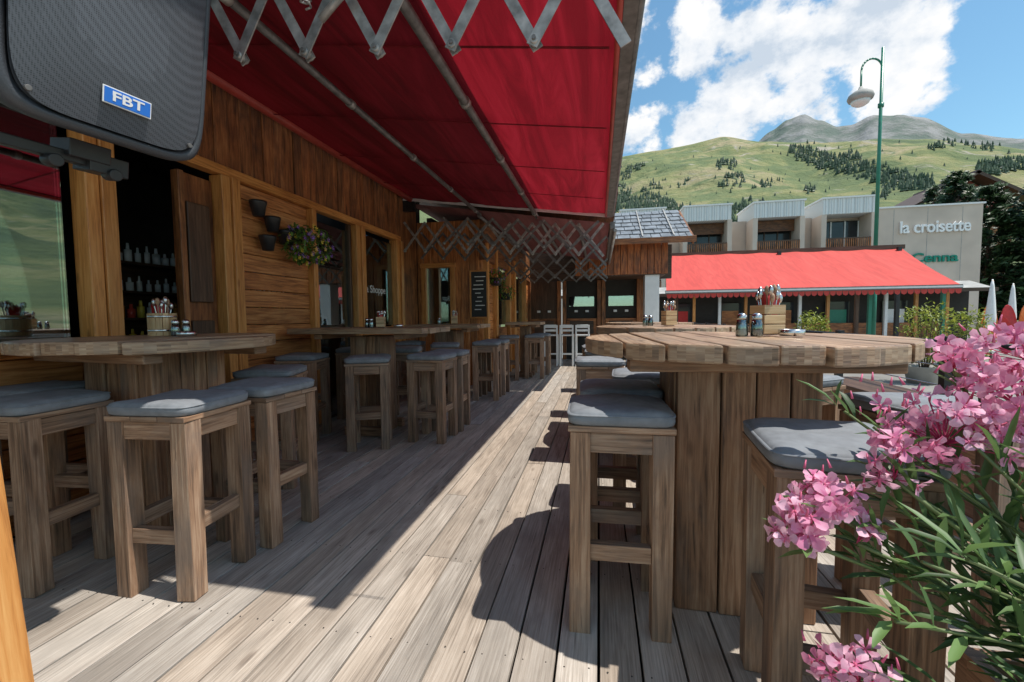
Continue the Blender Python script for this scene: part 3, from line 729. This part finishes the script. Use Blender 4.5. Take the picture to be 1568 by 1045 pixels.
small_plant('hanging_flower_basket',(-1.85,8.4,1.7),(.2,.2,.14),200,[rdp,yel],[((-1.85,8.4,1.55),.12)])
mb=MB(); mb.box((0,0,0),(.30,.03,.78),M['blackm'],tint=1)
for s_ in (-1,1): mb.box((s_*.15,-.005,0),(.025,.045,.82),M['frame'])
for s_ in (-1,1): mb.box((0,-.005,s_*.40),(.275,.045,.025),M['frame'])
for k in range(9): mb.box((U(-.03,.03),-.018,.3-k*.07),(U(.1,.2),.002,.014),M['white'],tint=.8)
mb.obj('chalkboard_menu',0,None,(-2.02,7.08,1.6))
text('window_lettering','La Shoppe',.15,M['white'],Matrix.Translation((-3.205,5.7,1.62))@Matrix(((0,0,1),(1,0,0),(0,1,0))).to_4x4(),.001)
mb=MB()
for k in range(3):
    x0=-1.3+k*.38
    for dx in (0,.3):
        mb.box((x0+dx,10.3,.5),(.035,.035,1.0),M['white'],tint=.75); mb.box((x0+dx,10.65,.38),(.035,.035,.76),M['white'],tint=.75)
    mb.box((x0+.15,10.48,.75),(.34,.38,.03),M['white'],tint=.7); mb.box((x0+.15,10.3,.97),(.265,.03,.08),M['white'],tint=.8); mb.box((x0+.15,10.3,.87),(.265,.02,.05),M['white'],tint=.8); mb.box((x0+.15,10.3,.3),(.265,.02,.04),M['white'],tint=.8)
mb.obj('white_bar_chair_row',.003)

# ------------------------------------------------------------------ deck railing
mb=MB(); XR=2.55
for i in range(8):
    y_=2.3+i*1.45; mb.box((XR,y_,.5),(.06,.06,1.05),M['blackm'],tint=1)
mb.cyl((XR,2.0,.98),(XR,12.3,.98),.02,M['blackm'])
for z_ in (.2,.35,.5,.65,.8): mb.cyl((XR,2.0,z_),(XR,12.3,z_),.005,M['steel'],n=6)
for z_ in (.98,.8,.65,.5,.35,.2): mb.cyl((XR,12.25,z_),(1.5,12.25,z_),.01,M['blackm'],n=6)
mb.obj('deck_railing')
mb=MB()
for z_ in (.06,.2,.34,.48): mb.box((2.3,3.4,z_),(.34,2.6,.13),M['table'])
mb.box((2.3,3.4,.565),(.40,2.7,.035),M['dwood'])
mb.obj('wooden_bench_box',.006)

# ------------------------------------------------------------------ neighbour terrace awning
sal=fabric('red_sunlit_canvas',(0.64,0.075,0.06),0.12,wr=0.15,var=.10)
mb=MB(); b=len(mb.v); A=[(2.2,15,2.04),(10.45,15,2.04),(11.3,19,3.68),(2.75,19,3.74)]
for j in range(9):
    for i in range(65):
        u,v=i/64,j/8; p=Vector(A[0]).lerp(Vector(A[1]),u).lerp(Vector(A[3]).lerp(Vector(A[2]),u),v)
        p.z+=-0.035*abs(math.sin(u*math.pi*7))-0.07*math.sin(v*math.pi); mb.v.append(tuple(p))
for j in range(8):
    for i in range(64):
        a=b+j*65+i; mb.face([a,a+1,a+66,a+65],sal,None,1,True)
mb.box((6.32,14.98,1.98),(8.3,.1,.12),M['dalu'],tint=1.0)
mb.box((6.32,14.93,1.98),(8.3,.03,.05),M['white'],tint=.6)
for i in range(48): mb.quad([(2.2+i*.172,14.95,1.92),(2.2+i*.172+.17,14.95,1.92),(2.2+i*.172+.15,14.94,1.80),(2.2+i*.172+.085,14.935,1.765),(2.2+i*.172+.02,14.94,1.80)],sal)
mb.box((7.0,19.05,3.74),(8.8,.14,.16),M['dwood'],tint=1)
for x_ in (2.6,5.2,8.0,8.35,10.3): mb.box((x_,15.4,.75),(.09,.09,2.5),M['green'] if x_>8 else M['dwood'],tint=1)
for x_ in (2.9,7.0,11.1): mb.box((x_,18.8,1.6),(.12,.12,4.2),M['blackm'],tint=1)
mb.obj('terrace_awning')

mb=MB(); random.seed(3)
mb.box((9,27.5,1.0),(21,.2,3.2),M['room'],tint=1)
for i in range(15):
    x_=-1.5+i*1.4
    mb.box((x_,26.8,.9),(.14,.14,3.0),M['frame'] if i%3 else M['white'])
    if i%2==0 and i<14: mb.box((x_+.7,27.3,1.1),(1.2,.05,1.6),M['dglass'],tint=1); mb.box((x_+.7,27.25,1.0),(.9,.03,.9),random.choice([M['red'],M['white'],M['wall'],M['green'],M['grey']]),tint=.6)
    if i<14: mb.box((x_+.7,26.9,.2),(1.2,.05,1.0),M['wallv'])
mb.box((8.6,26.7,2.62),(22,1.8,.10),M['grey'],rot=Matrix.Rotation(.3,3,'X')); mb.box((8.6,25.85,2.38),(22,.06,.18),M['dwood'])
mb.obj('shop_arcade')
cmats=[M['red'],M['dwood'],M['white']]
for i in range(12):
    mb=MB(); cm=cmats[(i*2)%3]
    for sx in (-.2,.2):
        for sy in (-.2,.2): mb.box((sx,sy,.22),(.035,.035,.45),cm,tint=1)
        mb.box((sx,.2,.68),(.035,.035,.45),cm,tint=1)
    mb.box((0,0,.46),(.45,.45,.04),cm,tint=1)
    for z_ in (.62,.74,.86): mb.box((0,.2,z_),(.36,.03,.07),cm,tint=1)
    mb.obj('terrace_chair',0,None,(3.5+i*.85+U(-.2,.2),15.8+U(0,1.6),-.496),U(0,6.28))
for i in range(4):
    mb=MB(); mb.rings((0,0,.72),[(.4,0),(.42,.01),(.42,.03),(.4,.04)],M['ttop'],n=24); mb.cyl((0,0,.02),(0,0,.72),.035,M['blackm']); mb.rings((0,0,0),[(.25,0),(.25,.02),(.05,.04)],M['blackm'],n=20)
    mb.obj('terrace_table',0,None,(4.0+i*2.1,14.4+U(0,1),-.496))
# closed parasols and upright orange boards by the shops on the right
for (x0,y0) in ((14.6,19.5),(17.6,22.5)):
    mb=MB(); mb.cyl((0,0,0),(0,0,2.9),.03,M['frame'])
    prof=[(.05,1.05),(.13,1.15),(.15,1.5),(.11,2.1),(.06,2.7),(.02,2.95)]
    mb.rings((0,0,0),prof,M['white'],n=10); mb.rings((0,0,0),[(.3,0),(.3,.08),(.06,.12)],M['grey'],n=16)
    mb.obj('closed_parasol',0,None,(x0,y0,-.496))
for i in range(3):
    mb=MB(); n=20; pts=[]
    for t in range(n):
        a=2*math.pi*t/n; pts.append((.27*math.cos(a)*(1 if math.sin(a)<0 else .9),math.sin(a)*1.0))
    b=len(mb.v)
    for yy in (-.035,.035):
        for (px,pz_) in pts: mb.v.append((px,yy+.12*(pz_)**2,pz_+1.0))
    cm=[M['orange'],M['red'],M['orange']][i]
    mb.face([b+k for k in range(n)],cm); mb.face([b+n+k for k in reversed(range(n))],cm)
    for k in range(n): mb.face([b+k,b+n+k,b+n+(k+1)%n,b+(k+1)%n],cm)
    mb.obj('upright_sled_board',.01,None,(15.4+i*.62,20.6,-.49),-.3)

# ------------------------------------------------------------------ street lamp
mb=MB(); g=M['green']
mb.cyl((0,0,-.5),(0,0,3.6),.11,g,.095,n=16); mb.cyl((0,0,3.6),(0,0,11.7),.075,g,.05,n=12)
mb.cyl((0,0,3.55),(0,0,3.7),.13,g,.10); mb.cyl((0,0,9.4),(0,0,9.55),.10,g)
arc=[(0,0,10.2)]+[(-.36+.36*math.cos(t),0,10.9+.42*math.sin(t)) for t in [k*math.pi/10 for k in range(11)]]+[(-.72,0,10.2)]
mb.tube(arc,.035,g,n=8)
mb.rings((-.72,0,9.75),[(.16,-.12),(.40,.0),(.44,.10),(.40,.22),(.24,.34),(.10,.40),(.06,.52)],M['grey'],n=24,tint=1)
mb.rings((-.72,0,9.58),[(.02,-.08),(.16,-.05),(.28,.03),(.33,.14)],M['white'],n=20)
mb.obj('street_lamp',0,None,(10.98,20,0))

# ------------------------------------------------------------------ white hotel building
mb=MB(); cream=plain('cream_render',(0.60,0.50,0.42),0.85,var=.12,sc=.5); wpar,wn_,wb=newmat('ribbed_white_cladding')
tcx=N(wn_,'ShaderNodeTexCoord'); wv=N(wn_,'ShaderNodeTexWave'); wv.inputs['Scale'].default_value=1.6; wn_.links.new(tcx.outputs['Object'],wv.inputs[0]); wr_=ramp(wn_,[(0.3,(.60,.63,.63)),(.6,(.80,.82,.81))]); wn_.links.new(wv.outputs[0],wr_.inputs[0]); wn_.links.new(wr_.outputs[0],wb.inputs[0])
YB=39
mb.box((10.3,YB+6.1,4.3),(20.6,11,9.6),cream,tint=1)
mb.box((24.15,YB+5,4.35),(7.0,12,9.7),cream,tint=1)
mb.box((24.15,YB+5,9.26),(7.2,12.2,.12),M['white'],tint=1)
for xg in (22.0,24.2,26.4): mb.box((xg,YB-1.005,4.2),(.03,.01,9.8),M['grey'],tint=1)
for k,x0 in enumerate((-3.2,1.9,7.0,12.3,17.2)):
    x1=x0+3.4; xm=(x0+x1)/2
    zt=10.25; zb=8.95
    mb.prism([(x0-.1,YB-1.2),(x1+.1,YB-1.2),(x1+.1,YB+3),(x0-.1,YB+3)],zb,zt-.12,wpar,1.0)
    mb.prism([(x0-.2,YB-1.3),(x1+.2,YB-1.3),(x1+.2,YB+3),(x0-.2,YB+3)],zt-.12,zt,M['white'],1.0)
    for i in range(12): mb.box((x0+.1+i*.29,YB-1.23,(zb+zt)/2-.06),(.05,.06,zt-zb-.14),M['white'],tint=.8)
    for xx in (x0,x1): mb.box((xx,YB-.4,4.2),(.35,1.6,9.5),cream,tint=1)
    for fl in range(3):
        z0=6.1-fl*2.9
        mb.box((xm,YB+.5,z0+1.35),(3.0,.1,2.5),M['room'],tint=1)
        mb.box((xm,YB+.42,z0+1.4),(2.9,.04,2.2),M['dglass'],tint=1)
        for q in (-1.45,-.5,.5,1.45): mb.box((xm+q,YB+.36,z0+1.4),(.09,.06,2.3),M['white'] if k==4 else M['dwood'],tint=.8)
        if k<4: mb.box((xm,YB-.2,z0+2.35),(3.0,.05,.9),M['wallv'],tint=(.4,.4,.4))
        mb.box((xm,YB-.5,z0),(3.02,1.45,.2),cream,tint=1)
        for i in range(22): mb.box((xm-1.5+i*.143,YB-1.2,z0+.55),(.07,.04,.8),M['wallv'])
        mb.box((xm,YB-1.2,z0+.98),(3.02,.08,.08),M['dwood'])
hb=mb.obj('white_hotel_building')
Rt=Matrix(((1,0,0),(0,0,-1),(0,1,0))).to_4x4()
lm=plain('letter_white',(0.85,0.85,0.85),.4,var=.02)
text('facade_lettering','la croisette',1.25,lm,Matrix.Translation((24.6,YB-1.10,7.65))@Rt,.06,hb,.80,.02)
text('facade_script','Cenna',.95,plain('sign_green',(0.0,0.22,0.15),.5),Matrix.Translation((24.7,YB-1.08,5.35))@Rt,.05,hb,1.2,.02)

mb=MB(); cw=M['wallv']
mb.box((42,64,5),(9,8,17),cw); 
for s_ in (-1,1):
    mb.box((42+s_*2.9,63.5,15.4),(7.2,10,.35),M['dwood'],rot=Matrix.Rotation(s_*.52,3,'Y'))
b=len(mb.v); mb.v+= [(37.5,59.9,13.3),(46.5,59.9,13.3),(42,59.9,16.6)]; mb.face([b,b+1,b+2],plain('red_gable',(0.25,0.04,0.025),.6))
for x_ in (39.7,42,44.3): mb.box((x_,59.85,12),(1.2,.1,1.3),M['dglass'],tint=1)
mb.obj('gabled_chalet')

# ------------------------------------------------------------------ trees
ndl=leafmat('pine_needles',(0.022,0.05,0.018),(0.10,0.18,0.06),.15); bark=plain('bark',(0.08,0.05,0.035),.9,bump=.4)
def pine(x0,y0,h,r,seed,n=15000):
    random.seed(seed); mb=MB(); mb.cyl((0,0,0),(0,0,h*.95),.03*h*.6,bark,.03,n=10)
    brs=[]
    for k in range(230):
        f=U(.06,.99); a=U(0,6.28); L_=r*(1-f)**.55*U(.6,1.1)*(0.7+.3*min(1,f*5))+.2
        p0=Vector((0,0,h*f)); p1=p0+Vector((math.cos(a)*L_,math.sin(a)*L_,L_*U(.0,.55))); brs.append((p0,p1,L_,U(.75,1.0))); mb.cyl(p0,p1,.045*(1.1-f),bark,.01,n=4)
    for k in range(n):
        p0,p1,L_,bt=random.choice(brs); f=U(.3,1.08)**.7; p=p0.lerp(p1,f)+Vector((U(-1,1),U(-1,1),U(-.8,.8)))*.30*(L_*.25+.5)
        s=U(.14,.34); d=((p1-p0).normalized()*.8+Vector((U(-1,1),U(-1,1),U(-.4,1)))).normalized(); q=d.orthogonal().normalized()*s*.42
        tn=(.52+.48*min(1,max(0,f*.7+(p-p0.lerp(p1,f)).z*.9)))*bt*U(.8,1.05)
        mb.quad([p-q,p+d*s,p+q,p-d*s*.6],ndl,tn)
    return mb.obj('pine_tree',0,None,(x0,y0,-.5))
pine(31.6,42.8,12.0,2.9,31); pine(34.2,41.0,13.6,3.4,32); pine(32.6,47.5,14.6,3.3,33); pine(37.0,43,13.4,3.5,34); pine(37.0,57,15.8,3.2,35,9000)
def shrub(x0,y0,h,r,seed):
    random.seed(seed); mb=MB(); g=leafmat('shrub_leaf',(0.12,0.17,0.02),(0.42,0.45,0.07),.3)
    for k in range(9):
        a=U(0,6.28); mb.cyl((0,0,0),(math.cos(a)*r*.6,math.sin(a)*r*.6,h*.8),.02,bark,.006,n=5)
    for k in range(900):
        v=Vector((U(-1,1),U(-1,1),U(-1,1)))
        if v.length>1: v.normalize()
        v*=U(.75,1.1)
        leaf(mb,Vector((v.x*r,v.y*r,h*.6+v.z*h*.42)),Vector((U(-1,1),U(-1,1),U(-.2,1))),U(.08,.15),U(.03,.05),g,U(.5,1))
    mb.rings((0,0,0),[(r*.6,0),(r*.75,.4),(r*.8,.42),(r*.7,.42),(r*.6,.38)],M['grey'],n=20)
    mb.obj('potted_shrub',0,None,(x0,y0,-.496))
shrub(5.35,12.2,1.75,.38,1); shrub(7.7,12.0,1.95,.5,2); shrub(9.0,12.6,1.8,.4,5)

# ------------------------------------------------------------------ mountains
def interp(tab,a):
    if a<=tab[0][0]: return tab[0][1]
    for (a0,v0),(a1,v1) in zip(tab[:-1],tab[1:]):
        if a<=a1:
            t=(a-a0)/(a1-a0); t=t*t*(3-2*t)*.5+t*.5; return v0+(v1-v0)*t
    return tab[-1][1]
RID=[(-60,.2),(-20,.33),(0,.355),(6.8,.362),(14.3,.370),(18.8,.346),(22.3,.330),(25,.318),(28,.310),(32,.292),(36,.262),(40,.230),(60,.2),(90,.15)]
PK=[(-60,.1),(10,.2),(17.5,.335),(19.4,.360),(20.8,.374),(22.4,.379),(23.8,.362),(25.4,.343),(26.6,.341),(28.2,.350),(30,.341),(32,.322),(34.5,.286),(38.7,.255),(45,.2),(90,.1)]
D0,DR=120.,900.
def hz(az,D):
    t=(D-D0)/(DR-D0); tel=interp(RID,az)
    if t<=0: return -1.0+t*20
    a=math.radians(az); p=Vector((D*math.sin(a)/130,D*math.cos(a)/130,0))
    ns=noise.fractal(p,1.0,2.0,5)*20*min(1,t*2.5)*(1.0 if t<.8 else max(.1,(1-t)/.2*.9+.1))
    if t<=1: return tel*DR*t**1.12+ns
    return tel*DR*(1-(t-1)*1.1)+ns*.3
def gridmesh(name,az0,az1,daz,Ds,fn,mat):
    mb=MB(); na=int((az1-az0)/daz)+1
    for D in Ds:
        for i in range(na):
            a=az0+i*daz; ar=math.radians(a); mb.v.append((D*math.sin(ar),D*math.cos(ar),fn(a,D)))
    for k in range(len(Ds)-1):
        for i in range(na-1):
            q=k*na+i; mb.face([q,q+1,q+na+1,q+na],mat,[(0,0)]*4,1,True)
    return mb.obj(name)
hm,hn,hb_=newmat('alpine_meadow'); Lh=hn.links.new
tcx=N(hn,'ShaderNodeTexCoord')
def hnz(sc,det,dist=0,vs=(1,1,1),off=(0,0,0)):
    mp=N(hn,'ShaderNodeMapping'); mp.inputs['Scale'].default_value=vs; mp.inputs['Location'].default_value=off; Lh(tcx.outputs['Object'],mp.inputs[0])
    n=N(hn,'ShaderNodeTexNoise'); n.inputs['Scale'].default_value=sc; n.inputs['Detail'].default_value=det; n.inputs['Distortion'].default_value=dist; n.inputs['Roughness'].default_value=.64; Lh(mp.outputs[0],n.inputs['Vector']); return n.outputs[0]
r1=ramp(hn,[(.36,(0.095,0.125,0.045)),(.45,(0.155,0.185,0.06)),(.53,(0.245,0.24,0.085)),(.64,(0.36,0.295,0.16))]); Lh(hnz(.010,12,.5,(1,1,1.6)),r1.inputs[0])
r2=ramp(hn,[(.50,(0,0,0)),(.60,(1,1,1))]); Lh(hnz(.03,9,.6,(1,1,2)),r2.inputs[0])
c1=mixc(hn,'MIX',r2.outputs[0],r1.outputs[0],(0.13,0.165,0.055))
r3=ramp(hn,[(.60,(0,0,0)),(.66,(1,1,1))]); Lh(hnz(.02,12,.4,(1,1,1.5),(40,9,3)),r3.inputs[0])
c2=mixc(hn,'MIX',r3.outputs[0],c1,(0.38,0.335,0.26))
c2=mixc(hn,'MIX',.07,c2,(0.42,0.52,0.66))  # bluish distance haze mixed into the meadow colour
Lh(c2,hb_.inputs[0]); hb_.inputs['Roughness'].default_value=1; hb_.inputs['Specular IOR Level'].default_value=.1
bp=N(hn,'ShaderNodeBump'); bp.inputs['Distance'].default_value=8; bp.inputs['Strength'].default_value=1.0; Lh(hnz(.05,12),bp.inputs['Height']); Lh(bp.outputs[0],hb_.inputs['Normal'])
Ds=[100+ (1150-100)*(i/90) for i in range(91)]
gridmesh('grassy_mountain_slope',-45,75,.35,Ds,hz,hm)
pm,pn,pb=newmat('rocky_peak'); tcx=N(pn,'ShaderNodeTexCoord'); n=N(pn,'ShaderNodeTexNoise'); n.inputs['Scale'].default_value=.008; n.inputs['Detail'].default_value=12; n.inputs['Roughness'].default_value=.65; pn.links.new(tcx.outputs['Object'],n.inputs['Vector'])
r=ramp(pn,[(.42,(0.11,0.13,0.075)),(.5,(0.18,0.175,0.13)),(.60,(0.29,0.27,0.24))]); pn.links.new(n.outputs[0],r.inputs[0]); 
pn.links.new(mixc(pn,'MIX',.16,r.outputs[0],(0.36,0.46,0.60)),pb.inputs[0]); pb.inputs['Roughness'].default_value=1; pb.inputs['Specular IOR Level'].default_value=.05  # aerial haze blended into the rock base colour
bp=N(pn,'ShaderNodeBump'); bp.inputs['Distance'].default_value=30; bp.inputs['Strength'].default_value=1; pn.links.new(n.outputs[0],bp.inputs['Height']); pn.links.new(bp.outputs[0],pb.inputs['Normal'])
def pz(az,D):
    t=(D-1500)/1000.; a=math.radians(az); p=Vector((D*math.sin(a)/220,D*math.cos(a)/220,0)); ns=noise.fractal(p,1.0,2.0,6)*70
    tel=interp(PK,az)
    if t<=1: return tel*2500*(.30+.70*t)+ns*(1-t*.8)*t
    return tel*2500*(1-(t-1)*.5)+ns*.2
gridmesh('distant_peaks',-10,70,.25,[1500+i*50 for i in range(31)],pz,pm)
random.seed(9); mb=MB(); fm=leafmat('distant_conifer',(0.028,0.055,0.03),(0.07,0.115,0.055),0)
def solveD(az,tel):
    D=D0+5
    while D<DR:
        if (hz(az,D)-1.2)/D>=tel: return D
        D+=7
    return None
def tree_at(az,tel,s):
    D=solveD(az,tel)
    if D is None: return
    a=math.radians(az); p=Vector((D*math.sin(a),D*math.cos(a),hz(az,D)-1)); h=s*U(.6,1.35)*(D/500)**.5; r_=h*U(.2,.3)
    for (zb,zt,rr) in ((.1,.62,1.0),(.42,1.0,.68)):
        b=len(mb.v); ph=U(0,1)
        for i in range(6):
            t=ph+i*1.047; q=rr*r_*U(.8,1.15); mb.v.append((p.x+q*math.cos(t),p.y+q*math.sin(t),p.z+h*zb))
        mb.v.append((p.x,p.y,p.z+h*zt)); tn=U(.55,1)
        for i in range(6): mb.face([b+i,b+(i+1)%6,b+6],fm,[(0,0)]*3,tn)
for k in range(20000):
    az=U(0,39); tel=U(.17,.33); ok=0
    nz_=noise.noise(Vector((az*.35,tel*40,1.7))); n3=noise.noise(Vector((az*1.3,tel*90,4.7)))
    if az<11.5 and tel<.315-.008*az and tel>.19: ok=.95 if nz_+n3*.6>-.2 else .05
    c=.306-.0098*(az-22)
    if 21<az<35 and abs(tel-c)<.013+.014*nz_+.008*n3: ok=.95
    if az>35.5 and .210<tel<.232+.01*nz_: ok=.95
    if 15<az<19 and tel<.22: ok=.5
    if nz_+n3*.4>.42 : ok=max(ok,.5)
    if R()<ok: tree_at(az,tel,5.2)
for k in range(120): tree_at(U(0,38),U(.2,.34),4)
mb.obj('distant_conifer_forest')
